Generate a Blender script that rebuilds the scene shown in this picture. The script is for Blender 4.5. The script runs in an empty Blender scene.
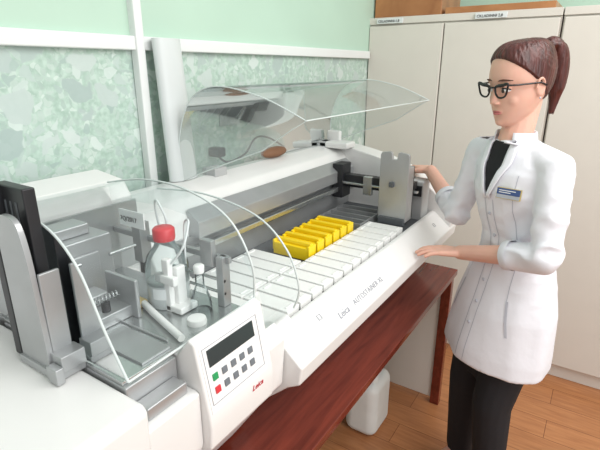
import bpy, bmesh, math, random
from mathutils import Vector, Matrix, Quaternion, noise
from mathutils.bvhtree import BVHTree
random.seed(4)
S = bpy.context.scene
COL = S.collection
S.view_settings.view_transform = 'Standard'
S.view_settings.look = 'None'

# ------------------------------------------------------------ materials
def lin(c):
    return tuple(((v/255)/12.92 if v/255 <= .04045 else ((v/255+.055)/1.055)**2.4) for v in c)+(1,)
def mat(name, rgb, rough=.5, metal=0, var=.04, scale=12, bump=0, bscale=80, stretch=None, sss=0, spec=.5, coat=0):
    m = bpy.data.materials.new(name); m.use_nodes = True
    n = m.node_tree.nodes; l = m.node_tree.links
    b = n['Principled BSDF']
    b.inputs['Roughness'].default_value = rough; b.inputs['Metallic'].default_value = metal
    b.inputs['Specular IOR Level'].default_value = spec
    b.inputs['Coat Weight'].default_value = coat
    if sss:
        b.inputs['Subsurface Weight'].default_value = sss; b.inputs['Subsurface Scale'].default_value = .01
    tc = n.new('ShaderNodeTexCoord'); mp = n.new('ShaderNodeMapping')
    if stretch: mp.inputs['Scale'].default_value = stretch
    l.new(tc.outputs['Object'], mp.inputs['Vector'])
    nz = n.new('ShaderNodeTexNoise'); nz.inputs['Scale'].default_value = scale; nz.inputs['Detail'].default_value = 4
    l.new(mp.outputs[0], nz.inputs['Vector'])
    r = n.new('ShaderNodeValToRGB'); c = lin(rgb)
    r.color_ramp.elements[0].position = .3; r.color_ramp.elements[1].position = .7
    r.color_ramp.elements[0].color = tuple(v*(1-var) for v in c[:3])+(1,)
    r.color_ramp.elements[1].color = tuple(min(1, v*(1+var)) for v in c[:3])+(1,)
    l.new(nz.outputs['Fac'], r.inputs['Fac']); l.new(r.outputs[0], b.inputs['Base Color'])
    if bump:
        n2 = n.new('ShaderNodeTexNoise'); n2.inputs['Scale'].default_value = bscale; l.new(mp.outputs[0], n2.inputs['Vector'])
        bp = n.new('ShaderNodeBump'); bp.inputs['Strength'].default_value = bump; bp.inputs['Distance'].default_value = .01
        l.new(n2.outputs['Fac'], bp.inputs['Height']); l.new(bp.outputs[0], b.inputs['Normal'])
    return m
def clear(name, rgb, gloss=.25, trans=(245, 250, 250), haze=.06):
    m = bpy.data.materials.new(name); m.use_nodes = True
    n = m.node_tree.nodes; l = m.node_tree.links
    n.remove(n['Principled BSDF']); o = n['Material Output']
    t = n.new('ShaderNodeBsdfTransparent'); t.inputs[0].default_value = lin(trans)
    g = n.new('ShaderNodeBsdfGlossy'); g.inputs['Roughness'].default_value = .06; g.inputs[0].default_value = lin(rgb)
    d = n.new('ShaderNodeBsdfDiffuse'); d.inputs[0].default_value = lin(rgb)
    lw = n.new('ShaderNodeLayerWeight'); lw.inputs['Blend'].default_value = gloss
    nz = n.new('ShaderNodeTexNoise'); nz.inputs['Scale'].default_value = 3
    ma = n.new('ShaderNodeMath'); ma.operation = 'MULTIPLY'; ma.inputs[1].default_value = haze*2
    l.new(nz.outputs['Fac'], ma.inputs[0])
    m1 = n.new('ShaderNodeMixShader'); m2 = n.new('ShaderNodeMixShader')
    l.new(ma.outputs[0], m1.inputs[0]); l.new(t.outputs[0], m1.inputs[1]); l.new(d.outputs[0], m1.inputs[2])
    l.new(lw.outputs['Fresnel'], m2.inputs[0]); l.new(m1.outputs[0], m2.inputs[1]); l.new(g.outputs[0], m2.inputs[2])
    l.new(m2.outputs[0], o.inputs[0]); return m

def terrazzo(name):
    m = bpy.data.materials.new(name); m.use_nodes = True
    n = m.node_tree.nodes; l = m.node_tree.links; b = n['Principled BSDF']; b.inputs['Roughness'].default_value = .55
    tc = n.new('ShaderNodeTexCoord')
    wn = n.new('ShaderNodeTexNoise'); wn.inputs['Scale'].default_value = 18; wn.inputs['Detail'].default_value = 2; l.new(tc.outputs['Object'], wn.inputs['Vector'])
    mv = n.new('ShaderNodeVectorMath'); mv.operation = 'SCALE'; mv.inputs['Scale'].default_value = .045
    l.new(wn.outputs['Color'], mv.inputs[0])
    ad = n.new('ShaderNodeVectorMath'); ad.operation = 'ADD'; l.new(tc.outputs['Object'], ad.inputs[0]); l.new(mv.outputs[0], ad.inputs[1])
    nz = n.new('ShaderNodeTexNoise'); nz.inputs['Scale'].default_value = 55; nz.inputs['Detail'].default_value = 8
    l.new(tc.outputs['Object'], nz.inputs['Vector'])
    r = n.new('ShaderNodeValToRGB'); r.color_ramp.elements[0].position = .35; r.color_ramp.elements[1].position = .65
    r.color_ramp.elements[0].color = lin((162, 188, 174)); r.color_ramp.elements[1].color = lin((188, 210, 198))
    l.new(nz.outputs['Fac'], r.inputs[0]); prev = r.outputs[0]
    for sc, thr, lo, cA, cB, mf in ((60, .06, .4, (162, 183, 174), (208, 222, 214), .7), (27, .09, .5, (158, 180, 173), (208, 221, 215), .85), (15, .13, .66, (162, 181, 176), (216, 226, 221), .9)):
        vo = n.new('ShaderNodeTexVoronoi'); vo.feature = 'DISTANCE_TO_EDGE'; vo.inputs['Scale'].default_value = sc
        vc = n.new('ShaderNodeTexVoronoi'); vc.inputs['Scale'].default_value = sc
        l.new(ad.outputs[0], vo.inputs['Vector']); l.new(ad.outputs[0], vc.inputs['Vector'])
        g = n.new('ShaderNodeMapRange'); g.inputs['From Min'].default_value = thr-.02; g.inputs['From Max'].default_value = thr+.02; l.new(vo.outputs['Distance'], g.inputs['Value'])
        sp = n.new('ShaderNodeSeparateColor'); l.new(vc.outputs['Color'], sp.inputs[0])
        g2 = n.new('ShaderNodeMath'); g2.operation = 'GREATER_THAN'; g2.inputs[1].default_value = lo; l.new(sp.outputs[0], g2.inputs[0])
        mm = n.new('ShaderNodeMath'); mm.operation = 'MULTIPLY'; l.new(g.outputs[0], mm.inputs[0]); l.new(g2.outputs[0], mm.inputs[1])
        m3 = n.new('ShaderNodeMath'); m3.operation = 'MULTIPLY'; m3.inputs[1].default_value = mf; l.new(mm.outputs[0], m3.inputs[0])
        cr = n.new('ShaderNodeValToRGB'); cr.color_ramp.elements[0].color = lin(cA); cr.color_ramp.elements[1].color = lin(cB)
        l.new(sp.outputs[1], cr.inputs[0])
        mx = n.new('ShaderNodeMixRGB'); l.new(m3.outputs[0], mx.inputs[0]); l.new(prev, mx.inputs[1]); l.new(cr.outputs[0], mx.inputs[2])
        prev = mx.outputs[0]
    l.new(prev, b.inputs['Base Color']); return m
def wood(name, c1, c2, scale=(1, 1, 1), rough=.3, plank=None):
    m = bpy.data.materials.new(name); m.use_nodes = True
    n = m.node_tree.nodes; l = m.node_tree.links; b = n['Principled BSDF']; b.inputs['Roughness'].default_value = rough
    tc = n.new('ShaderNodeTexCoord'); mp = n.new('ShaderNodeMapping'); mp.inputs['Scale'].default_value = scale
    l.new(tc.outputs['Object'], mp.inputs[0])
    nz = n.new('ShaderNodeTexNoise'); nz.inputs['Scale'].default_value = 6; nz.inputs['Detail'].default_value = 8; nz.inputs['Distortion'].default_value = .6
    l.new(mp.outputs[0], nz.inputs['Vector'])
    r = n.new('ShaderNodeValToRGB'); r.color_ramp.elements[0].position = .3; r.color_ramp.elements[1].position = .7
    r.color_ramp.elements[0].color = lin(c1); r.color_ramp.elements[1].color = lin(c2); l.new(nz.outputs[0], r.inputs[0])
    out = r.outputs[0]
    if plank:
        br = n.new('ShaderNodeTexBrick'); br.inputs['Scale'].default_value = 1; br.inputs['Brick Width'].default_value = plank[0]; br.inputs['Row Height'].default_value = plank[1]
        br.inputs['Mortar Size'].default_value = .0015; br.inputs['Color1'].default_value = (1, 1, 1, 1); br.inputs['Color2'].default_value = (.8, .77, .74, 1); br.inputs['Mortar'].default_value = (.4, .33, .3, 1)
        l.new(tc.outputs['Object'], br.inputs['Vector'])
        mx = n.new('ShaderNodeMixRGB'); mx.blend_type = 'MULTIPLY'; mx.inputs[0].default_value = 1
        l.new(out, mx.inputs[1]); l.new(br.outputs[0], mx.inputs[2]); out = mx.outputs[0]
    l.new(out, b.inputs['Base Color']); return m

M = dict(
 white=mat('white_housing', (231, 231, 229), .3, var=.01), lidw=mat('lid_white', (236, 236, 234), .4, var=.01),
 grey=mat('light_grey', (180, 182, 182), .5), dgrey=mat('dark_grey', (84, 88, 92), .5), black=mat('black_plastic', (34, 35, 38), .4),
 steel=mat('brushed_steel', (200, 203, 203), .26, .88, var=.06, stretch=(1, 30, 1)), steelm=mat('matte_steel', (174, 176, 177), .34, .55, var=.05),
 yellow=mat('yellow_lid', (244, 210, 22), .4), red=mat('red_cap', (208, 58, 66), .4), green=mat('green_key', (40, 150, 90), .4),
 lcd=mat('lcd', (52, 60, 62), .2), key=mat('key_grey', (110, 116, 122), .5), ink=mat('ink_grey', (146, 148, 158), .6), redink=mat('ink_red', (190, 50, 60), .6),
 cab=mat('cabinet_enamel', (215, 210, 201), .45, var=.012), box=wood('box_wood', (150, 96, 58), (186, 130, 84)),
 table=wood('table_wood', (90, 36, 26), (124, 54, 40), (7, .6, 4), .14), floor=wood('floor_wood', (170, 112, 72), (194, 134, 88), (1, 9, 1), .35, (1.2, .14)),
 tz=terrazzo('terrazzo_wallpaper'), paint=mat('green_paint', (182, 210, 192), .6, var=.03, scale=3), trim=mat('trim_white', (226, 230, 228), .4, var=.01),
 coat=mat('coat_cotton', (231, 232, 238), .8, var=.012, scale=6, bump=.15, bscale=30), shirt=mat('black_knit', (20, 20, 24), .8), trouser=mat('black_trouser', (24, 25, 30), .8, bump=.2, bscale=20),
 skin=mat('skin', (224, 176, 156), .5, var=.03, scale=18, sss=.12), lip=mat('lips', (190, 108, 108), .4), hair=mat('auburn_hair', (76, 34, 28), .34, var=.5, scale=90, bump=.4, bscale=120, stretch=(1, 1, .1)),
 eyew=mat('eye_white', (236, 234, 232), .2), iris=mat('iris', (60, 50, 44), .2), brow=mat('brow', (92, 58, 46), .7), lash=mat('lash', (40, 26, 24), .7), frame=mat('glasses_black', (16, 14, 18), .2),
 blue=mat('badge_blue', (60, 82, 130), .4), silver=mat('badge_silver', (190, 192, 200), .35, .5), gold=mat('badge_gold', (206, 184, 120), .35, .4), paper=mat('paper', (222, 226, 226), .7, var=.02), film=mat('film_grey', (208, 214, 213), .35, var=.04, scale=4),
 brown=mat('brown_leather', (130, 92, 66), .6, var=.15), can=mat('canister_plastic', (222, 224, 220), .5), seam=mat('coat_seam', (190, 192, 202), .8),
 hood=clear('clear_acrylic', (240, 244, 244), .12, (248, 251, 251), .035), smoke=clear('smoke_acrylic', (228, 232, 232), .18, (240, 243, 242), .13), glass=clear('bottle_glass', (238, 242, 242), .2, (244, 247, 247), .03),
 edge=mat('acrylic_edge', (206, 215, 213), .25), cream=mat('cream_bristle', (214, 190, 130), .7), liquid=mat('clear_liquid', (196, 202, 202), .12),
 grnotice=mat('notice_grey', (172, 182, 180), .6, var=.15, scale=30),
)

# ------------------------------------------------------------ mesh helpers
def new(name, verts, faces, m, parent=None, bevel=0, smooth=False, seg=2, label=None):
    me = bpy.data.meshes.new(name); me.from_pydata([tuple(v) for v in verts], [], faces)
    bm = bmesh.new(); bm.from_mesh(me); bmesh.ops.recalc_face_normals(bm, faces=bm.faces[:]); bm.to_mesh(me); bm.free()
    o = bpy.data.objects.new(name, me); COL.objects.link(o); me.materials.append(m)
    if smooth:
        for p in me.polygons: p.use_smooth = True
    if bevel:
        b = o.modifiers.new('b', 'BEVEL'); b.width = bevel; b.segments = seg; b.limit_method = 'ANGLE'
        for p in me.polygons: p.use_smooth = True
        w = o.modifiers.new('w', 'WEIGHTED_NORMAL'); w.keep_sharp = False
    if parent is not None: par(o, parent)
    if label: o['label'] = label
    return o
def par(o, p):
    o.parent = p; o.matrix_parent_inverse = Matrix.Translation(-Vector(wloc(p)))
def wloc(p):
    return p.get('_w', (0, 0, 0))
def thing(name, label, cat, loc, group=None):
    e = bpy.data.objects.new(name, None); e.location = loc; e.empty_display_size = .05; COL.objects.link(e)
    e['label'] = label; e['category'] = cat; e['_w'] = loc
    if group: e['group'] = group
    return e
def tag(o, label, cat, group=None):
    o['label'] = label; o['category'] = cat
    if group: o['group'] = group
    return o
def boxg(a, b, c):
    V = [(x, y, z) for x in a for y in b for z in c]
    return V, [(0, 1, 3, 2), (4, 6, 7, 5), (0, 4, 5, 1), (2, 3, 7, 6), (0, 2, 6, 4), (1, 5, 7, 3)]
def box(name, a, b, c, m, parent=None, bevel=.003, **k):
    V, F = boxg(a, b, c); return new(name, V, F, m, parent, bevel, **k)
def multibox(name, lst, m, parent=None, bevel=.002, **k):
    V = []; F = []
    for a, b, c in lst:
        v, f = boxg(a, b, c); o = len(V); V += v; F += [tuple(i+o for i in q) for q in f]
    return new(name, V, F, m, parent, bevel, **k)
def prism(name, prof, y0, y1, m, parent=None, bevel=.004, seg=3, **k):
    n = len(prof); V = [(x, y0, z) for x, z in prof]+[(x, y1, z) for x, z in prof]
    F = [tuple(range(n)), tuple(range(2*n-1, n-1, -1))]+[(i, (i+1) % n, n+(i+1) % n, n+i) for i in range(n)]
    return new(name, V, F, m, parent, bevel, seg=seg, **k)
def sheet(name, prof, y0, y1, m, parent=None, th=.003):
    V = [(x, y0, z) for x, z in prof]+[(x, y1, z) for x, z in prof]; n = len(prof)
    F = [(i, i+1, n+i+1, n+i) for i in range(n-1)]
    return new(name, V, F, m, parent, smooth=True)
def smoothprof(p, sub=6):
    out = []
    P = [Vector(q) for q in p]
    for i in range(len(P)-1):
        a = P[max(i-1, 0)]; b = P[i]; c = P[i+1]; d = P[min(i+2, len(P)-1)]
        for s in range(sub):
            t = s/sub
            out.append(tuple(.5*((2*b)+(-a+c)*t+(2*a-5*b+4*c-d)*t*t+(-a+3*b-3*c+d)*t**3)))
    out.append(tuple(P[-1])); return out
def tube(name, pts, r, m, parent=None, closed=False, res=4):
    cu = bpy.data.curves.new(name, 'CURVE'); cu.dimensions = '3D'; cu.bevel_depth = r; cu.bevel_resolution = res; cu.use_fill_caps = True
    sp = cu.splines.new('POLY'); sp.points.add(len(pts)-1); sp.use_cyclic_u = closed
    for i, p in enumerate(pts): sp.points[i].co = (*p, 1)
    t = bpy.data.objects.new(name, cu); me = bpy.data.meshes.new_from_object(t)
    o = bpy.data.objects.new(name, me); COL.objects.link(o); me.materials.clear(); me.materials.append(m)
    for p in me.polygons: p.use_smooth = True
    if parent is not None: par(o, parent)
    return o
def lathe(name, c, prof, m, parent=None, n=28, caps=True):
    V = []; F = []
    for r, z in prof:
        for i in range(n):
            a = 2*math.pi*i/n; V.append((c[0]+r*math.cos(a), c[1]+r*math.sin(a), c[2]+z))
    for j in range(len(prof)-1):
        for i in range(n): F.append((j*n+i, j*n+(i+1) % n, (j+1)*n+(i+1) % n, (j+1)*n+i))
    if caps: F.append(tuple(range(n))); F.append(tuple(range((len(prof)-1)*n, len(prof)*n)))
    o = new(name, V, F, m, parent, smooth=True)
    o.modifiers.new('e', 'EDGE_SPLIT').split_angle = math.radians(50); return o
def text(name, s, size, origin, xdir, ydir, m, parent=None, shear=0, ext=.0004, space=1):
    cu = bpy.data.curves.new(name, 'FONT'); cu.body = s; cu.size = size; cu.extrude = ext; cu.shear = shear; cu.resolution_u = 3; cu.space_character = space
    t = bpy.data.objects.new(name, cu); me = bpy.data.meshes.new_from_object(t)
    x = Vector(xdir).normalized(); y = Vector(ydir).normalized(); z = x.cross(y)
    mw = Matrix((x, y, z)).transposed().to_4x4(); mw.translation = Vector(origin)+z*.0008
    me.transform(mw); me.materials.clear(); me.materials.append(m)
    o = bpy.data.objects.new(name, me); COL.objects.link(o)
    if parent is not None: par(o, parent)
    return o
class Blob:
    def __init__(s): s.V = []; s.F = []
    def rings(s, rings):
        o = len(s.V); n = len(rings[0])
        for r in rings: s.V += [tuple(p) for p in r]
        for j in range(len(rings)-1):
            for i in range(n): s.F.append((o+j*n+i, o+j*n+(i+1) % n, o+(j+1)*n+(i+1) % n, o+(j+1)*n+i))
        s.F.append(tuple(o+i for i in range(n))[::-1]); s.F.append(tuple(o+(len(rings)-1)*n+i for i in range(n)))
    def cap(s, p0, p1, r0, r1, n=14):
        p0 = Vector(p0); p1 = Vector(p1); d = (p1-p0).normalized()
        a = d.orthogonal().normalized(); b = d.cross(a); R = []
        for k in range(5):
            t = math.pi/2*(k+.15)/5; R.append((p0-d*r0*math.cos(t), r0*math.sin(t)))
        R.append((p0, r0)); R.append((p1, r1))
        for k in range(4, -1, -1):
            t = math.pi/2*(k+.15)/5; R.append((p1+d*r1*math.cos(t), r1*math.sin(t)))
        s.rings([[c+(a*math.cos(2*math.pi*i/n)+b*math.sin(2*math.pi*i/n))*r for i in range(n)] for c, r in R])
    def chain(s, pts, n=14):
        for (p, r), (q, t) in zip(pts[:-1], pts[1:]): s.cap(p, q, r, t, n)
    def frustum(s, p0, p1, r0, r1, n=28):
        p0 = Vector(p0); p1 = Vector(p1); d = (p1-p0).normalized(); a = d.orthogonal().normalized(); b = d.cross(a)
        s.rings([[c+(a*math.cos(2*math.pi*i/n)+b*math.sin(2*math.pi*i/n))*r for i in range(n)] for c, r in ((p0, r0), (p1, r1))])
    def ell(s, c, rad, axes, n=20, m=14):
        c = Vector(c); R = []
        for j in range(m+1):
            t = math.pi*(j+.2)/(m+.4)
            R.append([c+axes[0]*rad[0]*math.sin(t)*math.cos(2*math.pi*i/n)+axes[1]*rad[1]*math.sin(t)*math.sin(2*math.pi*i/n)+axes[2]*rad[2]*math.cos(t) for i in range(n)])
        s.rings(R)
    def make(s, name, m, parent=None, voxel=None, sm=3, bake=False):
        o = new(name, s.V, s.F, m, parent, smooth=True)
        if voxel:
            r = o.modifiers.new('r', 'REMESH'); r.mode = 'VOXEL'; r.voxel_size = voxel; r.use_smooth_shade = True
            q = o.modifiers.new('s', 'SMOOTH'); q.iterations = sm; q.factor = .6
            if bake:
                dg = bpy.context.evaluated_depsgraph_get(); dg.update()
                me = bpy.data.meshes.new_from_object(o.evaluated_get(dg)); o.modifiers.clear(); o.data = me
                for p in me.polygons: p.use_smooth = True
                if not me.materials: me.materials.append(m)
        return o

def struct(o): o['kind'] = 'structure'; return o
# ------------------------------------------------------------ room
struct(box('floor', (-1.35, 3.5), (-2.5, 3.2), (-.05, 0), M['floor'], bevel=0))
wl = box('wall_left', (-1.35, -1.235), (-2.5, 3.2), (0, 1.725), M['tz'], bevel=0); struct(wl)
struct(box('wall_left_upper', (-1.35, -1.230), (-2.5, 3.2), (1.725, 2.8), M['paint'], bevel=0))
struct(box('wall_far', (-1.35, 3.5), (3.1, 3.2), (0, 2.8), M['paint'], bevel=0))
struct(box('trim_1', (-1.233, -1.21), (-2.4, 2.6), (1.70, 1.74), M['trim'], bevel=.004))
struct(box('trim_2', (-1.234, -1.203), (.972, 1.002), (1.0, 2.7), M['trim'], bevel=.004))

# ------------------------------------------------------------ cabinets
def cabinet(x0, x1, xs, lab):
    c = thing('storage_cabinet', lab, 'cabinet', ((x0+x1)/2, 2.85, 0))
    multibox('body', [((x0, x1), (2.635, 3.08), (.08, 1.88)), ((x0, x1), (2.62, 3.08), (1.88, 1.915)), ((x0+.01, x1-.01), (2.66, 3.06), (0, .08))], M['cab'], c)
    box('plinth', (x0+.01, x1-.01), (2.65, 2.66), (.0, .075), M['cab'], c)
    for a, b, hs in ((x0+.006, xs-.003, 1), (xs+.003, x1-.006, -1)):
        d = box('door', (a, b), (2.615, 2.635), (.09, 1.872), M['cab'], c, .004)
        hx = (b-.04) if hs > 0 else (a+.04)
        if hs < 0:
            h = multibox('handle', [((hx-.012, hx+.012), (2.606, 2.616), (.93, 1.06)), ((hx-.006, hx+.006), (2.59, 2.608), (.97, 1.0))], M['grey'], c, .002)
            h.parent = d; h.matrix_parent_inverse = Matrix()
    return c
def plate(parent, x, z, s):
    p = box('label_plate', (x, x+.15), (2.606, 2.616), (z, z+.026), M['paper'], parent, .001)
    t = text('lettering', s, .018, (x+.008, 2.605, z+.006), (1, 0, 0), (0, 0, 1), M['black'])
    t.parent = p; t.matrix_parent_inverse = Matrix()
c1 = cabinet(-1.234, -.262, -.805, 'tall beige metal storage cabinet with two doors beside the green wall')
plate(c1, -1.18, 1.882, 'CKLADINNI-1,8')
plate(c1, -.65, 1.882, 'CKLADINNI 2,8')
c2 = cabinet(-.256, .70, .2, 'tall beige metal storage cabinet standing behind the woman')
b = box('wooden_box', (-1.22, -.84), (2.66, 3.0), (1.917, 2.05), M['box'], bevel=.004); tag(b, 'brown wooden box lying on top of a metal cabinet', 'box')
b = box('wooden_board', (-.82, -.30), (2.66, 3.0), (1.917, 1.95), M['box'], bevel=.003); tag(b, 'flat brown wooden board lying on top of a metal cabinet', 'board')

# ------------------------------------------------------------ table
T = thing('table', 'long dark red-brown laminate table carrying the laboratory machines', 'table', (-.8, .9, 0))
box('tabletop', (-1.2, -.475), (-1.0, 2.10), (.722, .75), M['table'], T, .003)
box('leg', (-.53, -.485), (2.05, 2.09), (0, .722), M['table'], T)
box('leg', (-.53, -.485), (-.9, -.86), (0, .722), M['table'], T)
box('leg', (-1.15, -1.1), (-.9, -.86), (0, .722), M['table'], T)
box('side_panel', (-1.15, -.53), (2.06, 2.085), (.03, .722), M['cab'], T, label='pale grey side panel')
J = thing('canister', 'white plastic canister standing on the floor under the table', 'canister', (-.72, 1.74, 0))
box('container', (-.82, -.66), (1.64, 1.84), (0, .29), M['can'], J, .045, seg=6)
lathe('screw_cap', (-.70, 1.70, .285), [(.022, 0), (.022, .03), (.018, .034)], M['can'], J)
tube('carrying_handle', smoothprof([(-.77, 1.73, .275), (-.765, 1.74, .33), (-.745, 1.78, .335), (-.73, 1.81, .275)], 4), .011, M['can'], J)

# ------------------------------------------------------------ staining machine
Y0, Y1 = .775, 2.075
A = thing('slide_staining_machine', 'long white slide staining machine with raised clear hood on the table', 'laboratory machine', (-.85, 1.4, .75))
prism('base_housing', [(-1.16, .77), (-.70, .77), (-.54, .915), (-.505, .935), (-.498, .985), (-.575, 1.052), (-.592, 1.052), (-.60, 1.03), (-.99, 1.03), (-1.0, .98), (-1.16, .98)], Y0, Y1, M['white'], A, .006)
for x in (-1.1, -.8):
    for y in (.9, 1.85): box('foot', (x, x+.05), (y, y+.05), (.75, .772), M['black'], A)
prism('rear_housing', [(-1.17, .97), (-1.01, .97), (-1.01, 1.17), (-1.01, 1.225), (-1.04, 1.275), (-1.10, 1.30), (-1.17, 1.30)], Y0, Y1, M['white'], A, .008)
prism('rear_beam', [(-1.012, 1.165), (-.965, 1.165), (-.965, 1.215), (-1.012, 1.25)], Y0+.16, Y1-.12, M['steelm'], A, .003, label='satin steel beam')
box('inner_wall', (-1.01, -1.0), (Y0+.1, Y1-.1), (1.032, 1.165), M['steelm'], A, 0)
box('deck_liner', (-.998, -.602), (Y0+.085, Y1-.11), (1.031, 1.034), M['dgrey'], A, 0)
ch = smoothprof([(-1.17, 1.30), (-1.05, 1.30), (-.90, 1.275), (-.76, 1.235), (-.62, 1.165), (-.52, 1.075), (-.50, 1.02), (-.505, .96)], 4)
prism('end_cover', ch+[(-.56, .95), (-1.17, .98)], Y1-.10, Y1+.015, M['white'], A, .006)
ch2 = [(-1.17, 1.28), (-1.03, 1.27), (-1.01, 1.20), (-.97, 1.10), (-.90, 1.065), (-.592, 1.062), (-.56, 1.03), (-.56, .96), (-1.17, .98)]
prism('near_end_cover', ch2, Y0, Y0+.085, M['white'], A, .006)
box('guide_rail', (-.985, -.96), (Y0+.1, Y1-.1), (1.125, 1.145), M['steel'], A)
G = multibox('transport_arm', [((-.99, -.62), (1.81, 1.85), (1.175, 1.205)), ((-.96, -.60), (1.85, 1.86), (1.14, 1.185)), ((-.99, -.94), (1.79, 1.87), (1.10, 1.25))], M['black'], A)
multibox('arm_bracket', [((-.95, -.6), (1.795, 1.812), (1.165, 1.175)), ((-.84, -.80), (1.79, 1.81), (1.13, 1.21))], M['steel'], A)
tw = [(-.735, 1.06), (-.615, 1.06), (-.615, 1.325), (-.620, 1.335), (-.655, 1.34), (-.663, 1.335), (-.666, 1.31), (-.684, 1.31), (-.687, 1.335), (-.695, 1.34), (-.730, 1.335), (-.735, 1.325)]
prism('gripper_tower', tw, 1.72, 1.735, M['steelm'], A, .002)
multibox('gripper_frame', [((-.735, -.722), (1.735, 1.79), (1.06, 1.30)), ((-.628, -.615), (1.735, 1.79), (1.06, 1.28)), ((-.735, -.615), (1.78, 1.79), (1.06, 1.28))], M['steelm'], A)
box('gripper_latch', (-.69, -.67), (1.708, 1.72), (1.20, 1.22), M['dgrey'], A)
box('gripper_foot', (-.73, -.62), (1.71, 1.735), (1.045, 1.075), M['dgrey'], A)
box('loading_drawer', (-.66, -.60), (1.87, 1.955), (1.03, 1.20), M['grey'], A, .006)
multibox('empty_station', [((-.95, -.76), (1.60+i*.055, 1.608+i*.055), (1.034, 1.062)) for i in range(5)]+[((-.955, -.95), (1.60, 1.83), (1.034, 1.062)), ((-.76, -.755), (1.60, 1.83), (1.034, 1.062))], M['steelm'], A, 0)
up = Vector((-.077, 0, .067)).normalized()
sl = Vector((-.498, 0, .985))
def frontpt(y, k): return (sl+up*k)+Vector((0, y, 0))
text('lettering', 'Leica', .028, frontpt(1.0, .026), (0, 1, 0), up, M['ink'], A, .25)
text('lettering', 'AUTOSTAINER XL', .023, frontpt(1.09, .028), (0, 1, 0), up, M['ink'], A, .15, space=1.1)
def icon(y, k, s=.018):
    pts = [frontpt(y, k), frontpt(y+s, k), frontpt(y+s, k+s), frontpt(y, k+s)]
    tube('panel_icon', [p+Vector((.0008, 0, .0008)) for p in pts], .0009, M['ink'], A, True)
icon(.93, .06, .014); icon(1.86, .05, .015)
hp = smoothprof([(-1.13, 1.30), (-1.13, 1.44), (-1.07, 1.56), (-.963, 1.60), (-.80, 1.575), (-.656, 1.52)], 6)
H = sheet('hood', hp, 1.04, 2.02, M['smoke'], A); H['label'] = 'raised clear plastic hood'
low = [(-.70, 1.495), (-.80, 1.43), (-.92, 1.385), (-1.05, 1.335)]
for y in (1.04, 2.02):
    new('hood_end', [(x, y, z) for x, z in hp+low], [tuple(range(len(hp)+len(low)))], M['smoke'], A)
    tube('hood_edge', [(x, y, z) for x, z in hp+low], .0019, M['edge'], A, True)
tube('hood_edge', [(-.656, 1.04, 1.52), (-.656, 2.02, 1.52)], .0019, M['edge'], A)
for y in (1.15, 1.9): box('hinge', (-1.15, -1.09), (y, y+.06), (1.295, 1.325), M['grey'], A)
multibox('hood_bracket', [((-1.13, -.98), (1.90, 1.99), (1.295, 1.325)), ((-1.12, -1.05), (1.96, 1.985), (1.32, 1.37))], M['white'], A, .008)

# container lids
def lid(name, x0, x1, y0, w, m, label, group, z=1.036, h=.022):
    P = [((x0, x1), (y0, y0+w), (z, z+h)), ((x1-.018, x1-.010), (y0+w*.2, y0+w*.8), (z+h-.001, z+h+.003)), ((x0+.010, x0+.018), (y0+w*.2, y0+w*.8), (z+h-.001, z+h+.003))]
    o = multibox(name, P, m, None, .003, seg=2); tag(o, label, 'container lid', group)
    return o
pitch = .062
def cp(o, dx, dy):
    c = o.copy(); c.location.x += dx; c.location.y += dy; COL.objects.link(c); return c
base = lid('reagent_container_lid', -.750, -.604, .872, .054, M['lidw'], 'white plastic lid on a reagent container in the stainer', 'white lids in the stainer')
for i in range(1, 13): cp(base, 0, i*pitch)
bb = lid('reagent_container_lid', -.955, -.757, .872, .054, M['lidw'], 'white plastic lid on a reagent container in the stainer', 'white lids in the stainer')
for i in range(1, 5): cp(bb, 0, i*pitch)
def rack(y):
    R = thing('slide_rack', 'bright yellow plastic slide rack standing in the stainer', 'slide rack', (-.83, y, 1.036), 'yellow slide racks in the stainer')
    w = .044
    r = multibox('rack_frame', [((-.905, -.760), (y, y+w), (1.036, 1.080)), ((-.905, -.760), (y+w*.30, y+w*.70), (1.08, 1.094)), ((-.908, -.898), (y, y+w), (1.05, 1.088)), ((-.767, -.757), (y, y+w), (1.05, 1.088))], M['yellow'], None, .003)
    par(r, R)
    s = multibox('dark_slits', [((-.895+k*.070, -.838+k*.070), (y+w*.74, y+w*.86), (1.072, 1.0815)) for k in (0, 1)], M['lcd'], None, 0)  # dark strips stand in for open slots, their shade put into the colour
    par(s, R); return R, r, s
R0 = rack(1.222)
for i in range(1, 6):
    E = R0[0].copy(); E.location.y += i*.056; COL.objects.link(E)
    for q in R0[1:]:
        c = q.copy(); c.parent = E; c.matrix_parent_inverse = q.matrix_parent_inverse.copy(); COL.objects.link(c)

# ------------------------------------------------------------ coverslipper
C = thing('coverslipping_machine', 'white coverslipping machine with clear hood and keypad on the table', 'laboratory machine', (-.85, .4, .75))
prism('left_housing', [(-1.16, .77), (-.66, .77), (-.545, .95), (-.54, 1.125), (-.55, 1.137), (-1.16, 1.14)], -.2, .385, M['white'], C, .008, 4)
for x in (-1.1, -.8):
    for y in (0, .6): box('foot', (x, x+.05), (y, y+.05), (.75, .772), M['black'], C)
prism('middle_housing', [(-1.16, .77), (-.68, .77), (-.56, .93), (-.55, .96), (-.55, 1.075), (-.56, 1.08), (-1.16, 1.08)], .386, .505, M['white'], C, .003)
multibox('waste_tray', [((-1.0, -.60), (.388, .50), (1.08, 1.14)), ((-.60, -.565), (.40, .49), (1.08, 1.105))], M['steelm'], C, .003)
cpf = [(-1.16, .77), (-.66, .77), (-.55, .93), (-.532, .95), (-.528, 1.0), (-.530, 1.03), (-.558, 1.175), (-.573, 1.182), (-.605, 1.14), (-1.16, 1.14)]
prism('front_housing', cpf, .506, .706, M['white'], C, .005, 4)
prism('transfer_housing', [(-1.16, .77), (-.68, .77), (-.55, .93), (-.54, 1.06), (-.57, 1.09), (-1.16, 1.09)], .708, .772, M['white'], C, .006, 4)
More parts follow.
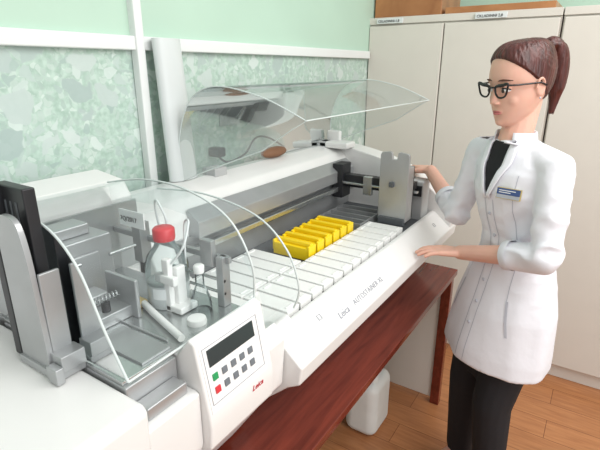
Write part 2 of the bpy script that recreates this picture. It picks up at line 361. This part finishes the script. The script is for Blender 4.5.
box('work_deck', (-1.05, -.61), (.39, .706), (1.14, 1.148), M['steel'], C, .001)
prism('rear_housing', [(-1.18, .9), (-1.03, .9), (-1.03, 1.32), (-1.06, 1.37), (-1.18, 1.385)], .12, .772, M['white'], C, .012, 4)
box('rear_panel', (-1.03, -1.022), (.40, .77), (1.14, 1.32), M['steelm'], C, .001)
pb = Vector((-.530, 0, 1.03)); pu = (Vector((-.558, 0, 1.175))-pb).normalized(); pn = Vector((pu.z, 0, -pu.x))
def pq(name, y0, y1, k0, k1, m, parent, h=.002):
    V = []
    for hh in (-.001, h):
        for y, k in ((y0, k0), (y1, k0), (y1, k1), (y0, k1)): V.append(pb+pu*k+pn*hh+Vector((0, y, 0)))
    return new(name, V, [(0, 1, 2, 3), (4, 5, 6, 7), (0, 1, 5, 4), (1, 2, 6, 5), (2, 3, 7, 6), (3, 0, 4, 7)], m, parent)
KP = pq('control_panel', .514, .684, .0, .135, M['lidw'], C, .0012)
pq('display', .530, .664, .090, .124, M['lcd'], KP, .003)
tube('panel_border', [pb+pu*k+pn*.002+Vector((0, y, 0)) for y, k in ((.520, .016), (.678, .016), (.678, .131), (.520, .131))], .0006, M['ink'], KP, True)
for r in range(2):
    for c in range(5):
        m = M['key']
        if (r, c) == (1, 0): m = M['green']
        if (r, c) == (0, 0): m = M['red']
        y = .532+c*.026
        pq('key', y, y+.013, .034+r*.027, .047+r*.027, m, KP, .004)
text('lettering', 'Leica', .018, (-.5285, .63, 1.006), (0, 1, 0), (0, 0, 1), M['redink'], C, .3)
hpA = smoothprof([(-1.04, 1.375), (-.90, 1.40), (-.78, 1.395), (-.70, 1.34), (-.645, 1.23), (-.60, 1.15)], 6)
hpB = smoothprof([(-1.04, 1.375), (-.90, 1.40), (-.76, 1.395), (-.64, 1.35), (-.58, 1.26), (-.575, 1.18)], 6)
def hoodloft(name, a, y0, b, y1):
    n = len(a); V = [(x, y0, z) for x, z in a]+[(x, y1, z) for x, z in b]
    return new(name, V, [(i, i+1, n+i+1, n+i) for i in range(n-1)], M['hood'], C, smooth=True)
hoodloft('hood', hpA, .395, hpB, .705)
for pr, y in ((hpA, .395), (hpB, .705)):
    full = pr+[(-1.02, 1.15)]
    new('hood_end', [(x, y, z) for x, z in full], [tuple(range(len(full)))], M['hood'], C)
    tube('hood_edge', [(x, y, z) for x, z in pr], .0024, M['edge'], C)
tube('hood_edge', [(hpA[-1][0], .395, hpA[-1][1]), (hpB[-1][0], .705, hpB[-1][1])], .0024, M['edge'], C)
hpC = smoothprof([(-1.03, 1.33), (-.85, 1.34), (-.68, 1.31), (-.59, 1.24), (-.555, 1.15), (-.57, 1.09)], 6)
sheet('transfer_hood', hpC, .71, .85, M['hood'], C)
tube('hood_edge', [(x, .85, z) for x, z in hpC], .0024, M['edge'], C)
# magazine tower
multibox('magazine_tower', [((-.865, -.77), (.366, .388), (1.14, 1.465)), ((-.865, -.84), (.345, .37), (1.14, 1.465))], M['black'], C, .003)
multibox('magazine_slot', [((-.832, -.828), (.3645, .3665), (1.20, 1.44)), ((-.815, -.811), (.3645, .3665), (1.20, 1.44)), ((-.798, -.794), (.3645, .3665), (1.20, 1.44))], M['dgrey'], C, 0)
tw = smoothprof([(-.825, 1.15), (-.825, 1.30), (-.825, 1.38), (-.82, 1.41), (-.80, 1.425), (-.765, 1.42), (-.75, 1.39), (-.742, 1.32), (-.735, 1.15)], 4)
prism('guide_plate', tw, .340, .350, M['steelm'], C, .001, label='satin steel guide plate')
multibox('magazine_bracket', [((-.83, -.71), (.335, .39), (1.14, 1.155)), ((-.74, -.705), (.345, .39), (1.155, 1.185)), ((-.742, -.735), (.35, .385), (1.155, 1.33)), ((-.73, -.70), (.33, .345), (1.14, 1.17))], M['steelm'], C)
# internal mechanisms
multibox('glass_feeder', [((-1.02, -.90), (.42, .60), (1.148, 1.30)), ((-.99, -.93), (.45, .57), (1.30, 1.325))], M['steelm'], C, .004)
multibox('feeder_plate', [((-.90, -.78), (.42, .56), (1.148, 1.175)), ((-.90, -.89), (.41, .56), (1.16, 1.27)), ((-.86, -.76), (.545, .555), (1.148, 1.235)), ((-.90, -.80), (.42, .43), (1.175, 1.225)), ((-.88, -.83), (.45, .53), (1.175, 1.20))], M['steelm'], C, .003)
tube('feeder_spring', [(-.80+.006*math.cos(i*.9), .45+i*.0012, 1.205+.006*math.sin(i*.9)) for i in range(70)], .0012, M['steel'], C, res=2)
lathe('feeder_knob', (-.80, .50, 1.175), [(.009, 0), (.009, .02), (.006, .022)], M['black'], C)
box('feeder_catch', (-.87, -.84), (.47, .49), (1.20, 1.213), M['black'], C)
for yy in (.44, .58): tube('feeder_rod', [(-.885, yy, 1.255), (-.885, yy+.07, 1.255)], .004, M['steel'], C)
multibox('deck_strip', [((-.92, -.64), (.515, .519), (1.148, 1.152)), ((-.76, -.62), (.44, .505), (1.148, 1.153))], M['steelm'], C, .001)
multibox('dispenser_arm', [((-.74, -.72), (.60, .615), (1.148, 1.27)), ((-.76, -.70), (.595, .61), (1.215, 1.235)), ((-.725, -.71), (.615, .64), (1.148, 1.25)), ((-.77, -.69), (.60, .65), (1.15, 1.165))], M['lidw'], C, .003)
multibox('dispenser_rail', [((-1.02, -.63), (.69, .70), (1.25, 1.265)), ((-.66, -.64), (.68, .704), (1.148, 1.265)), ((-.92, -.89), (.67, .70), (1.20, 1.30)), ((-.70, -.665), (.675, .69), (1.24, 1.30))], M['steelm'], C, .002)
for zz in (1.18, 1.21): tube('dispenser_tube', [(-.80, .685, zz), (-.64, .685, zz)], .0035, M['steel'], C)
tx, ty = -.86, .60
tg = multibox('printed_tag', [((tx, tx+.08), (ty, ty+.003), (1.325, 1.362))], M['paper'], C, .001)
text('lettering', '7Q/2017', .015, (tx+.006, ty-.0015, 1.338), (1, 0, 0), (0, 0, 1), M['black'], C)
tube('supply_hose', smoothprof([(-.845, .70, 1.25), (-.85, .69, 1.34), (-.83, .68, 1.365), (-.80, .675, 1.33), (-.80, .675, 1.30)], 4), .0025, M['paper'], C)
tube('supply_hose', smoothprof([(-.73, .66, 1.24), (-.725, .66, 1.33), (-.70, .65, 1.345), (-.69, .62, 1.30), (-.72, .61, 1.26)], 4), .0025, M['paper'], C)

# bottle
bx, by = -.764, .636
B = thing('reagent_bottle', 'clear glass bottle with red screw cap on the steel deck', 'bottle', (bx, by, 1.148))
lathe('bottle_glass', (bx, by, 1.148), [(.0475, .055), (.0475, .090), (.041, .115), (.024, .136), (.019, .152)], M['glass'], B, caps=False)
lathe('liquid', (bx, by, 1.148), [(.043, 0), (.047, .004), (.047, .055), (.045, .0565)], M['liquid'], B)
lathe('screw_cap', (bx, by, 1.298), [(.023, 0), (.0238, .004), (.0238, .024), (.020, .028)], M['red'], B)
bl = [(Vector((bx+.0482*math.cos(a), by+.0482*math.sin(a), z))) for z in (1.175, 1.20) for a in [math.radians(-85+i*6) for i in range(9)]]
new('bottle_label', bl, [(i, i+1, 10+i, 9+i) for i in range(8)], M['paper'], B, smooth=True)
B = thing('glass_flask', 'small clear glass flask with white stopper beside the reagent bottle', 'flask', (-.675, .645, 1.148))
lathe('flask_glass', (-.675, .645, 1.148), [(.022, 0), (.024, .003), (.022, .03), (.010, .06), (.009, .09)], M['glass'], B)
lathe('stopper', (-.675, .645, 1.238), [(.011, 0), (.012, .015), (.009, .018)], M['lidw'], B)
B = thing('cleaning_brush', 'small flat brush with white handle lying on the steel deck', 'brush', (-.70, .575, 1.155))
tube('brush_handle', [(-.79, .585, 1.158), (-.74, .568, 1.158), (-.615, .53, 1.158)], .0075, M['lidw'], B)
multibox('bristles', [((-.845, -.79), (.575, .597), (1.149, 1.163))], M['cream'], B, .003)
B = lathe('white_cap', (-.645, .60, 1.148), [(.02, 0), (.021, .004), (.019, .012), (.012, .014)], M['lidw'])
tag(B, 'small round white plastic cap lying on the steel deck', 'cap')

# ------------------------------------------------------------ items near the wall
pts = []
for i in range(40):
    a = i/39*math.pi*2.6; r = .036+.005*i/39
    pts.append((r*math.cos(a), r*1.45*math.sin(a)))
V = [(-1.150+p[0]*.7-.030*z, 1.062+p[1]*(1-.1*z), 1.302 if z == 0 else 1.735) for z in (0, 1) for p in pts]
R = new('rolled_plastic_sheet', V, [(i, i+1, 41+i, 40+i) for i in range(39)], M['film'], smooth=True)
tag(R, 'greyish white rolled plastic sheet leaning upright against the green wall', 'roll')
nb = box('wall_notice', (-1.2345, -1.23), (1.34, 1.46), (1.44, 1.56), M['grnotice'], bevel=.001); tag(nb, 'small grey printed notice fixed to the green wall', 'notice')
P = thing('power_adapter', 'black plug with cable hanging on the green wall behind the machine', 'plug', (-1.2, 1.3, 1.35))
multibox('plug', [((-1.2345, -1.18), (1.27, 1.31), (1.335, 1.37))], M['black'], P, .006)
tube('cable', smoothprof([(-1.20, 1.29, 1.335), (-1.19, 1.33, 1.31), (-1.18, 1.42, 1.33), (-1.19, 1.50, 1.38), (-1.20, 1.6, 1.37), (-1.19, 1.72, 1.31)], 6), .004, M['black'], P)
w = Blob(); w.ell((-1.135, 1.55, 1.322), (.032, .08, .022), [Vector((1, 0, 0)), Vector((0, 1, 0)), Vector((0, 0, 1))])
o = w.make('leather_pouch', M['brown']); tag(o, 'brown leather pouch lying on the back ledge of the stainer', 'pouch')

# ------------------------------------------------------------ person
PP = thing('person', 'woman in white lab coat standing with both hands on the machine', 'person', (-.21, 1.66, 0))
Z = Vector((0, 0, 1))
f = Vector((-.60, -.80, 0)).normalized(); l = Vector((-f.y, f.x, 0))
hf = Vector((-.62, -.76, -.15)).normalized(); hl = Vector((-hf.y, hf.x, 0)).normalized(); hu = hf.cross(hl)
if hu.z < 0: hu = -hu
HC = Vector((-.250, 1.63, 1.600)); HS = 1.03
def hp_(a, b, c): return HC+(hf*a+hl*b+hu*c)*HS
K = [(.122, .015, -.040, .020), (.116, .045, -.068, .043), (.100, .068, -.090, .060), (.075, .081, -.101, .070), (.050, .0875, -.105, .0745), (.030, .0895, -.104, .0755),
     (.015, .087, -.101, .0745), (0, .083, -.096, .0725), (-.015, .084, -.088, .0710), (-.030, .0845, -.076, .0685), (-.045, .083, -.062, .0645), (-.060, .082, -.050, .059),
     (-.075, .080, -.040, .052), (-.088, .079, -.030, .043), (-.100, .077, -.016, .033), (-.110, .068, .0, .021), (-.115, .055, .015, .010)]
KS = smoothprof(K, 5)
def skull(row, a):
    u, fr, bk, w = row; c = (fr+bk)/2; d = (fr-bk)/2; ca = math.cos(a); sa = math.sin(a); e = .92 if ca > 0 else 1.0
    return c+d*math.copysign(abs(ca)**e, ca), w*math.copysign(abs(sa)**.95, sa), u
def head(B):
    n = 64
    B.rings([[hp_(*skull(row, 2*math.pi*i/n)) for i in range(n)] for row in KS[::-1]])
    ax = [hf, hl, hu]
    for s in (1, -1):
        B.ell(hp_(.050, s*.036, -.032), (.024, .021, .026), ax)
        B.ell(hp_(-.006, s*.0745, -.006), (.014, .005, .025), ax)
        B.chain([(hp_(-.004+.014*math.cos(t), s*(.079+.003*math.sin(t)), -.004+.026*math.sin(t)), .0036) for t in [math.radians(-110-i*25) for i in range(11)]], 8)
        B.ell(hp_(.089, s*.0095, -.038), (.009, .0065, .0056), ax)
        B.ell(hp_(.070, s*.026, .022), (.014, .024, .008), ax)
    B.cap(hp_(.079, 0, .012), hp_(.094, 0, -.030), .0065, .0080)
    B.ell(hp_(.094, 0, -.034), (.0090, .0088, .0075), ax)
    B.ell(hp_(.074, 0, -.062), (.012, .024, .014), ax)
    B.ell(hp_(.068, 0, -.097), (.014, .018, .013), ax)
    B.cap(hp_(-.028, 0, -.05), Vector((-.245, 1.638, 1.42)), .046, .051)
LS = Vector((-.102, 1.545, 1.368)); LE = Vector((-.088, 1.475, 1.115)); LW = Vector((-.36, 1.60, 1.030))
RS = Vector((-.362, 1.735, 1.372)); RE = Vector((-.42, 1.74, 1.13)); RW = Vector((-.595, 1.935, 1.236))
def hand(B, w, d, n, side, curl, drop=0):
    d = Vector(d).normalized(); n = Vector(n); n = (n-d*n.dot(d)).normalized(); s = d.cross(n)
    if s.dot(Vector(side)) < 0: s = -s
    lat = [.026, .009, -.009, -.025]; L = [.066, .074, .069, .053]; kn = [.078, .082, .078, .070]
    for i in range(4):
        k = w+d*kn[i]+s*lat[i]
        B.cap(w+s*lat[i]*.6, k, .0135, .0108)
        p = k; ang = curl*.5; sp = lat[i]*5.5
        for j, q in enumerate((.45, .31, .24)):
            dd = (d*math.cos(ang)-n*math.sin(ang)+s*sp).normalized()
            e = p+dd*L[i]*q; B.cap(p, e, (.0092, .0084, .0078)[j], (.0084, .0078, .0068)[j], 10); p = e; ang += curl
    a = w+d*.018+s*.018; b_ = a+d*.030+s*.028-n*.006; c_ = b_+d*.030+s*.010-n*.004; e_ = c_+d*.022+s*.002-n*.004
    B.chain([(a, .013), (b_, .0115), (c_, .0095), (e_, .0075)])
body = Blob(); head(body)
KT = [(.0, (-.225, 1.665)), (.45, (-.225, 1.665)), (.58, (-.215, 1.665)), (.85, (-.20, 1.67)), (1.08, (-.190, 1.675)), (1.28, (-.208, 1.66)), (1.40, (-.230, 1.645)), (1.5, (-.243, 1.638)), (3, (-.243, 1.638))]
def at(z):
    for (a, p), (b, q) in zip(KT[:-1], KT[1:]):
        if a <= z <= b:
            t = (z-a)/(b-a); return Vector((p[0]+(q[0]-p[0])*t, p[1]+(q[1]-p[1])*t, z))
def ring(z, w, d, n=36, fo=0, fold=0, ph=0):
    c = at(z)+f*fo; R = []
    for i in range(n):
        a = 2*math.pi*i/n; k = 1+fold*(math.sin(a*5+ph)+.6*math.sin(a*8+1))
        R.append(c+l*w*k*math.cos(a)+f*d*k*math.sin(a))
    return R
body.rings([ring(.80, .15, .10), ring(.95, .14, .09), ring(1.08, .10, .07), ring(1.25, .12, .08), ring(1.36, .12, .065), ring(1.42, .065, .055)])
body.chain([(LS, .032), (LE, .029), (LW*.5+LE*.5, .032), (LW, .026)]); body.chain([(RS, .032), (RE, .029), (RW*.5+RE*.5, .031), (RW, .026)])
hand(body, LW, (-.93, -.30, .0), (0, 0, 1), (-.3, .9, 0), .22)
hand(body, RW, (-.80, .62, .02), (0, 0, 1), (-.6, -.8, 0), .24)
foot = {}
for s, dx in ((1, .02), (-1, -.01)):
    hip = at(.84)+l*.085*s; kn = at(.48)+l*.09*s+f*(.02+dx); an = at(.08)+l*.10*s+f*dx; foot[s] = an
    body.chain([(hip, .085), (kn, .055), (an, .036)]); body.cap(an, an+f*.12-Z*.04, .035, .028)
BO = body.make('body', M['skin'], PP, .0030, 4)
tr = Blob()
tr.rings([ring(.55, .12, .08), ring(.80, .16, .11), ring(.98, .12, .08)])
for s, dx in ((1, .02), (-1, -.01)):
    tr.chain([(at(.84)+l*.08*s, .094), (at(.48)+l*.085*s+f*(.025+dx), .070), (foot[s]+Z*.03, .056)])
tr.make('trousers', M['trouser'], PP, .008, 3)
for s in (1, -1):
    sh = Blob(); a = foot[s]; a = Vector((a.x, a.y, .042)); sh.chain([(a-f*.03, .04), (a+f*.08, .038), (a+f*.15-Z*.008, .03)])
    sh.make('shoe', M['black'], PP, .006, 2)
# coat
ct = Blob()
ct.rings([ring(.645, .208, .162, fold=.018, n=72), ring(.70, .206, .160, fold=.018, n=72, ph=.1), ring(.85, .190, .144, fold=.012, n=72, ph=.3), ring(.95, .166, .124, n=72, fo=.0, fold=.006),
          ring(1.06, .134, .101, n=72), ring(1.12, .131, .101, n=72), ring(1.20, .146, .117, n=72, fo=.008), ring(1.27, .157, .125, n=72, fo=.012), ring(1.34, .153, .105, n=72, fo=.006), ring(1.385, .135, .081, n=72), ring(1.415, .10, .067, n=72), ring(1.435, .07, .06, n=72)])
ct.chain([(at(1.395)+l*.06, .043), (LS, .049), (LS*.5+LE*.5, .048), (LE, .050)], 24)
LC = LE*.60+LW*.40; RC = RE*.62+RW*.38
ct.frustum(LE, LC, .050, .045)
ct.chain([(at(1.395)-l*.06, .043), (RS, .048), (RS*.5+RE*.5, .046), (RE, .048)], 24)
ct.frustum(RE, RC, .048, .043)
CT = ct.make('lab_coat', M['coat'], PP, .0052, 3, bake=True)
me = CT.data
CO = [v.co.copy() for v in me.vertices]; NO = [v.normal.copy() for v in me.vertices]
NC = []
for p, n_ in zip(CO, NO):
    sk = max(0, min(1, (1.02-p.z)/.15))
    up_ = 1-sk
    g1 = noise.noise(Vector((p.x*13, p.y*13, p.z*2.5)))
    r2 = abs(noise.noise(Vector((p.x*13+3, p.y*13+p.z*9, p.z*17))))
    eb = max(math.exp(-((p-LE).length/.13)**2), math.exp(-((p-RE).length/.11)**2), .7*math.exp(-((p-(LS*.55+at(1.27)*.45)).length/.09)**2), .5*math.exp(-((p.z-1.09)/.05)**2))
    k = sk*g1*.007+up_*(.18-r2)*(.005+.017*eb)+noise.noise(p*6)*.002
    NC.append(p+n_*max(k, -.006))
me.vertices.foreach_set('co', [c for p in NC for c in p]); me.update()
bv = BVHTree.FromPolygons(NC, [tuple(p.vertices) for p in me.polygons])
# turned cuffs at the sleeve ends
for E_, Cc, r in ((LE, LC, .047), (RE, RC, .045)):
    d = (Cc-E_).normalized(); a = d.orthogonal().normalized(); b_ = d.cross(a); V = []; n = 32
    for t, rr in ((-.020, r+.0015), (.004, r+.0005), (.006, r-.004), (.003, r-.008)):
        for i in range(n):
            an = 2*math.pi*i/n; V.append(Cc+d*t+(a*math.cos(an)+b_*math.sin(an))*rr)
    F = [(j*n+i, j*n+(i+1) % n, (j+1)*n+(i+1) % n, (j+1)*n+i) for j in range(3) for i in range(n)]
    new('cuff', V, F, M['coat'], PP, smooth=True)
def onfront(sx, z, off=.002):
    o = at(z)+l*sx+f*.6; h = bv.ray_cast(o, -f)
    if h[0] is None: return at(z)+l*sx+f*.1
    return h[0]+f*off
def patch(name, L, R_, m, off=.003, n=10, k=4, parent=PP):
    V = []; F = []
    def samp(P, t):
        x = t*(len(P)-1); i = min(int(x), len(P)-2); u = x-i
        return (P[i][0]*(1-u)+P[i+1][0]*u, P[i][1]*(1-u)+P[i+1][1]*u)
    for i in range(n+1):
        a = samp(L, i/n); b = samp(R_, i/n)
        for j in range(k+1):
            t = j/k; V.append(onfront(a[0]*(1-t)+b[0]*t, a[1]*(1-t)+b[1]*t, off))
    for i in range(n):
        for j in range(k): q = i*(k+1)+j; F.append((q, q+1, q+k+2, q+k+1))
    return new(name, V, F, m, parent, smooth=True)
patch('undershirt', [(-.040, 1.43), (-.035, 1.36), (-.002, 1.26)], [(.040, 1.43), (.035, 1.36), (.002, 1.26)], M['shirt'], .003, 12, 6)
for s in (-1, 1):
    o = patch('collar', [(s*.038, 1.435), (s*.036, 1.36), (s*.000, 1.255)], [(s*.060, 1.44), (s*.064, 1.37), (s*.012, 1.252)], M['coat'], .007, 12, 4)
    q = o.modifiers.new('s', 'SOLIDIFY'); q.thickness = .004
patch('placket', [(-.016, 1.25), (-.018, .66)], [(-.013, 1.25), (-.015, .66)], M['seam'], .0015, 60, 1)
patch('placket', [(.018, 1.25), (.018, .66)], [(.0205, 1.25), (.0205, .66)], M['seam'], .0015, 60, 1)
for zz in (1.20, 1.12, 1.04, .96, .88, .80):
    c_ = onfront(.002, zz, .002); e = Blob(); e.ell(c_, (.003, .006, .006), [f, l, Z]); e.make('snap_button', M['seam'], PP)
for s in (-1, 1):
    patch('pocket_welt', [(s*.100, .92), (s*.130, .80)], [(s*.107, .92), (s*.137, .80)], M['seam'], .002, 16, 1)
    patch('princess_seam', [(s*.092, 1.34), (s*.082, 1.20), (s*.080, 1.10), (s*.10, .92)], [(s*.094, 1.34), (s*.084, 1.20), (s*.082, 1.10), (s*.102, .92)], M['seam'], .0012, 40, 1)
neckc = Vector((-.241, 1.642, 1.425)); V = []; ncol = 26
for i in range(ncol):
    a = math.radians(-55)+math.radians(290)*i/(ncol-1)
    dr = l*math.cos(a)*.062-f*math.sin(a)*.059
    for zz, k in ((-.02, 1.18), (.035, 1.0)): V.append(neckc+dr*k+Z*zz)
o = new('collar', V, [(2*i, 2*i+1, 2*i+3, 2*i+2) for i in range(ncol-1)], M['coat'], PP, smooth=True)
q = o.modifiers.new('s', 'SOLIDIFY'); q.thickness = .004
zb = 1.300
bc = [onfront(.046, zb, .009), onfront(.112, zb, .009), onfront(.112, zb-.034, .009), onfront(.046, zb-.034, .009)]
def bq(u0, u1, v0, v1, o_):
    g = lambda u, v: bc[0].lerp(bc[1], u).lerp(bc[3].lerp(bc[2], u), v)+f*o_
    return [g(u0, v0), g(u1, v0), g(u1, v1), g(u0, v1)]
def quad(name, q, m, th=.003, parent=PP):
    V = [p for p in q]+[p+f*th for p in q]
    return new(name, V, [(0, 1, 2, 3), (4, 5, 6, 7), (0, 1, 5, 4), (1, 2, 6, 5), (2, 3, 7, 6), (3, 0, 4, 7)], m, parent)
quad('name_badge', bq(0, 1, 0, 1, 0), M['gold'])
quad('badge_strip', bq(.03, .97, .05, .60, .002), M['blue'])
quad('badge_plate', bq(.03, .97, .62, .94, .002), M['silver'])
for v in (.20, .38): quad('badge_print', bq(.12, .8 if v < .3 else .6, v, v+.07, .0052), M['paper'], .0005)
# face parts
for s in (1, -1):
    e = Blob(); e.ell(hp_(.0725, s*.030, -.001), (.0130, .0155, .0078), [hf, hl, hu]); e.make('eye', M['eyew'], PP)
    e = Blob(); e.ell(hp_(.0838, s*.030-.001, -.0025), (.003, .0062, .0060), [hf, hl, hu]); e.make('iris', M['iris'], PP)
    e = Blob(); e.chain([(hp_(.0848-abs(t)*.009-.004*(t > .8), s*(.030+t*.017), .0058-abs(t)**1.5*.0055), .0022*(1-.35*abs(t))) for t in (-1, -.5, 0, .5, 1)]); e.make('eyelid', M['lash'], PP)
    e = Blob(); e.chain([(hp_(.0825-abs(t)*.010-.002*(t > .8), s*(.030+t*.016), .0095-abs(t)**1.5*.0055), .0034*(1-.3*abs(t))) for t in (-1, -.5, 0, .5, 1)]); e.make('upper_eyelid', M['skin'], PP)
    e = Blob(); e.chain([(hp_(.0865-.016*abs(t)**1.4*(t > 0), s*(.031+t*.022), .0285-.0035*t*t+.0005*t), .0026*(1-.45*abs(t))) for t in (-1, -.5, 0, .5, 1)]); e.make('eyebrow', M['brow'], PP)
    e = Blob(); e.ell(hp_(.0, s*.082, -.033), (.003, .003, .003), [hf, hl, hu]); e.make('earring', M['silver'], PP)
e = Blob()
for z0, rr, ww in ((-.0635, .0030, .021), (-.0700, .0038, .018)):
    pp = [(hp_(.0855-.009*t*t, ww*t, z0+(.0012 if z0 < -.065 else -.0014)*t*t), rr*(1-.6*t*t)) for t in (-1, -.6, -.2, .2, .6, 1)]
    e.chain(pp)
e.make('lips', M['lip'], PP)
# hair
def gline(a):
    if a > .066: return .074+(a-.066)*1.2
    if a > .002: return .014+(a-.002)/.064*.060
    if a > -.020: return -.006+(a+.020)/.022*.020
    return -.006+(a+.020)/.045*.06
KH = smoothprof(K, 9)
n = 200; V = []; F = []
for row in KH:
    for i in range(n):
        a, b, c = skull(row, 2*math.pi*i/n)
        d_ = c-gline(a); k = max(0, min(1, .5+d_/.016)); k = k*k*(3-2*k)
        cx, cz = -.012, .030
        q = Vector((a+.095, b, c-.085)); ang = math.atan2(q.y, .7*q.x-q.z)
        st = .010*noise.noise(Vector((math.cos(ang)*14, math.sin(ang)*14, 1)))+.004*math.sin(ang*64)
        sc = 1+(-.07+.135*k)+st*k
        V.append(hp_(cx+(a-cx)*sc, b*sc, cz+(c-cz)*sc))
nr = len(KH)
for j in range(nr-1):
    for i in range(n): F.append((j*n+i, j*n+(i+1) % n, (j+1)*n+(i+1) % n, (j+1)*n+i))
F.append(tuple(range(n))); F.append(tuple(range((nr-1)*n, nr*n)))
HA = new('hair', V, F, M['hair'], PP, smooth=True)
random.seed(2); pt = Blob()
base = [(-.086, 0, .078), (-.106, 0, .100), (-.128, 0, .092), (-.140, 0, .052), (-.140, 0, .0), (-.134, 0, -.05), (-.122, 0, -.100)]
bs = smoothprof(base, 3)
pt.chain([(hp_(*c_), r) for c_, r in zip(bs, [.017, .019, .021, .022, .023, .024, .025, .025, .025, .025, .024, .023, .021, .019, .016, .013, .010, .007, .004])])
for kk in range(26):
    an = 2*math.pi*kk/26+random.uniform(-.1, .1); ln = random.uniform(.85, 1.08); pts = []
    for i, c_ in enumerate(bs):
        w = .012+.014*math.sin(math.pi*min(1, i/(len(bs)-1)*1.05))
        if i > 14: w *= (1-(i-14)*.12)
        pts.append((hp_(c_[0]+math.cos(an)*w, math.sin(an)*w, c_[2]*(1 if i < 10 else ln)), .0058 if i < 15 else .0046-(i-15)*.0007))
    pt.chain(pts, 8)
po = pt.make('ponytail', M['hair'], HA, .0022, 1); po.parent = HA; po.matrix_parent_inverse = Matrix()
hb = tube('hair_tie', [hp_(-.094, 0, .087)+(hl*math.cos(a)+(hf*.65+hu*.75)*math.sin(a))*.021 for a in [i*math.pi/8 for i in range(16)]], .005, M['black'], HA, True); hb.matrix_parent_inverse = Matrix()
# glasses
GG = thing('eyeglasses', 'black cat-eye eyeglasses worn by the woman', 'eyeglasses', tuple(HC))
for s in (1, -1):
    sh = [(-.021, .011), (-.008, .015), (.010, .017), (.029, .021), (.027, .004), (.020, -.012), (.006, -.018), (-.009, -.017), (-.019, -.006)]
    sh = smoothprof([(x, z) for x, z in sh]+[sh[0]], 4)[:-1]
    P3 = [hp_(.0970-.13*max(0, x+.0)**1.25, s*(.033+x), z-.001) for x, z in sh]
    tube('rim', P3, .0030, M['frame'], GG, True)
    e = Blob(); e.chain([(Vector(p), .0030+.0024*math.sin(math.pi*i/13)) for i, p in enumerate(P3[:14])]); e.make('brow_bar', M['frame'], GG)
    tube('temple_arm', [hp_(.093, s*.061, .016), hp_(.07, s*.074, .014), hp_(.0, s*.083, .010), hp_(-.02, s*.084, .0)], .0026, M['frame'], GG)
tube('bridge', [hp_(.0970, -.013, .008), hp_(.102, 0, .010), hp_(.0970, .013, .008)], .0025, M['frame'], GG)

# ------------------------------------------------------------ light
W = bpy.data.worlds.new('w'); S.world = W; W.use_nodes = True
W.node_tree.nodes['Background'].inputs[0].default_value = (.99, .985, .98, 1); W.node_tree.nodes['Background'].inputs[1].default_value = .75
def area(loc, rot, size, e, c=(1, 1, 1)):
    L = bpy.data.lights.new('l', 'AREA'); L.shape = 'RECTANGLE'; L.size, L.size_y = size; L.energy = e; L.color = c
    o = bpy.data.objects.new('soft_area_light', L); o.location = loc; o.rotation_euler = [math.radians(a) for a in rot]; COL.objects.link(o)  # unseen soft area lamp added to brighten the room, no ceiling fixture
area((.9, 1.2, 2.75), (0, 18, 0), (1.4, 2.2), 50, (1, .985, .96))
area((2.8, -.2, 2.0), (0, 75, -10), (2, 1.6), 40, (.98, .99, 1))
cam = bpy.data.cameras.new('camera'); co = bpy.data.objects.new('camera', cam); COL.objects.link(co)
co.location = (0, 0, 1.65); co.rotation_euler = (math.radians(90-18.6), 0, math.radians(33)); cam.lens = 28.0; cam.clip_start = .02
S.camera = co
for o in bpy.data.objects:
    if '_w' in o: del o['_w']
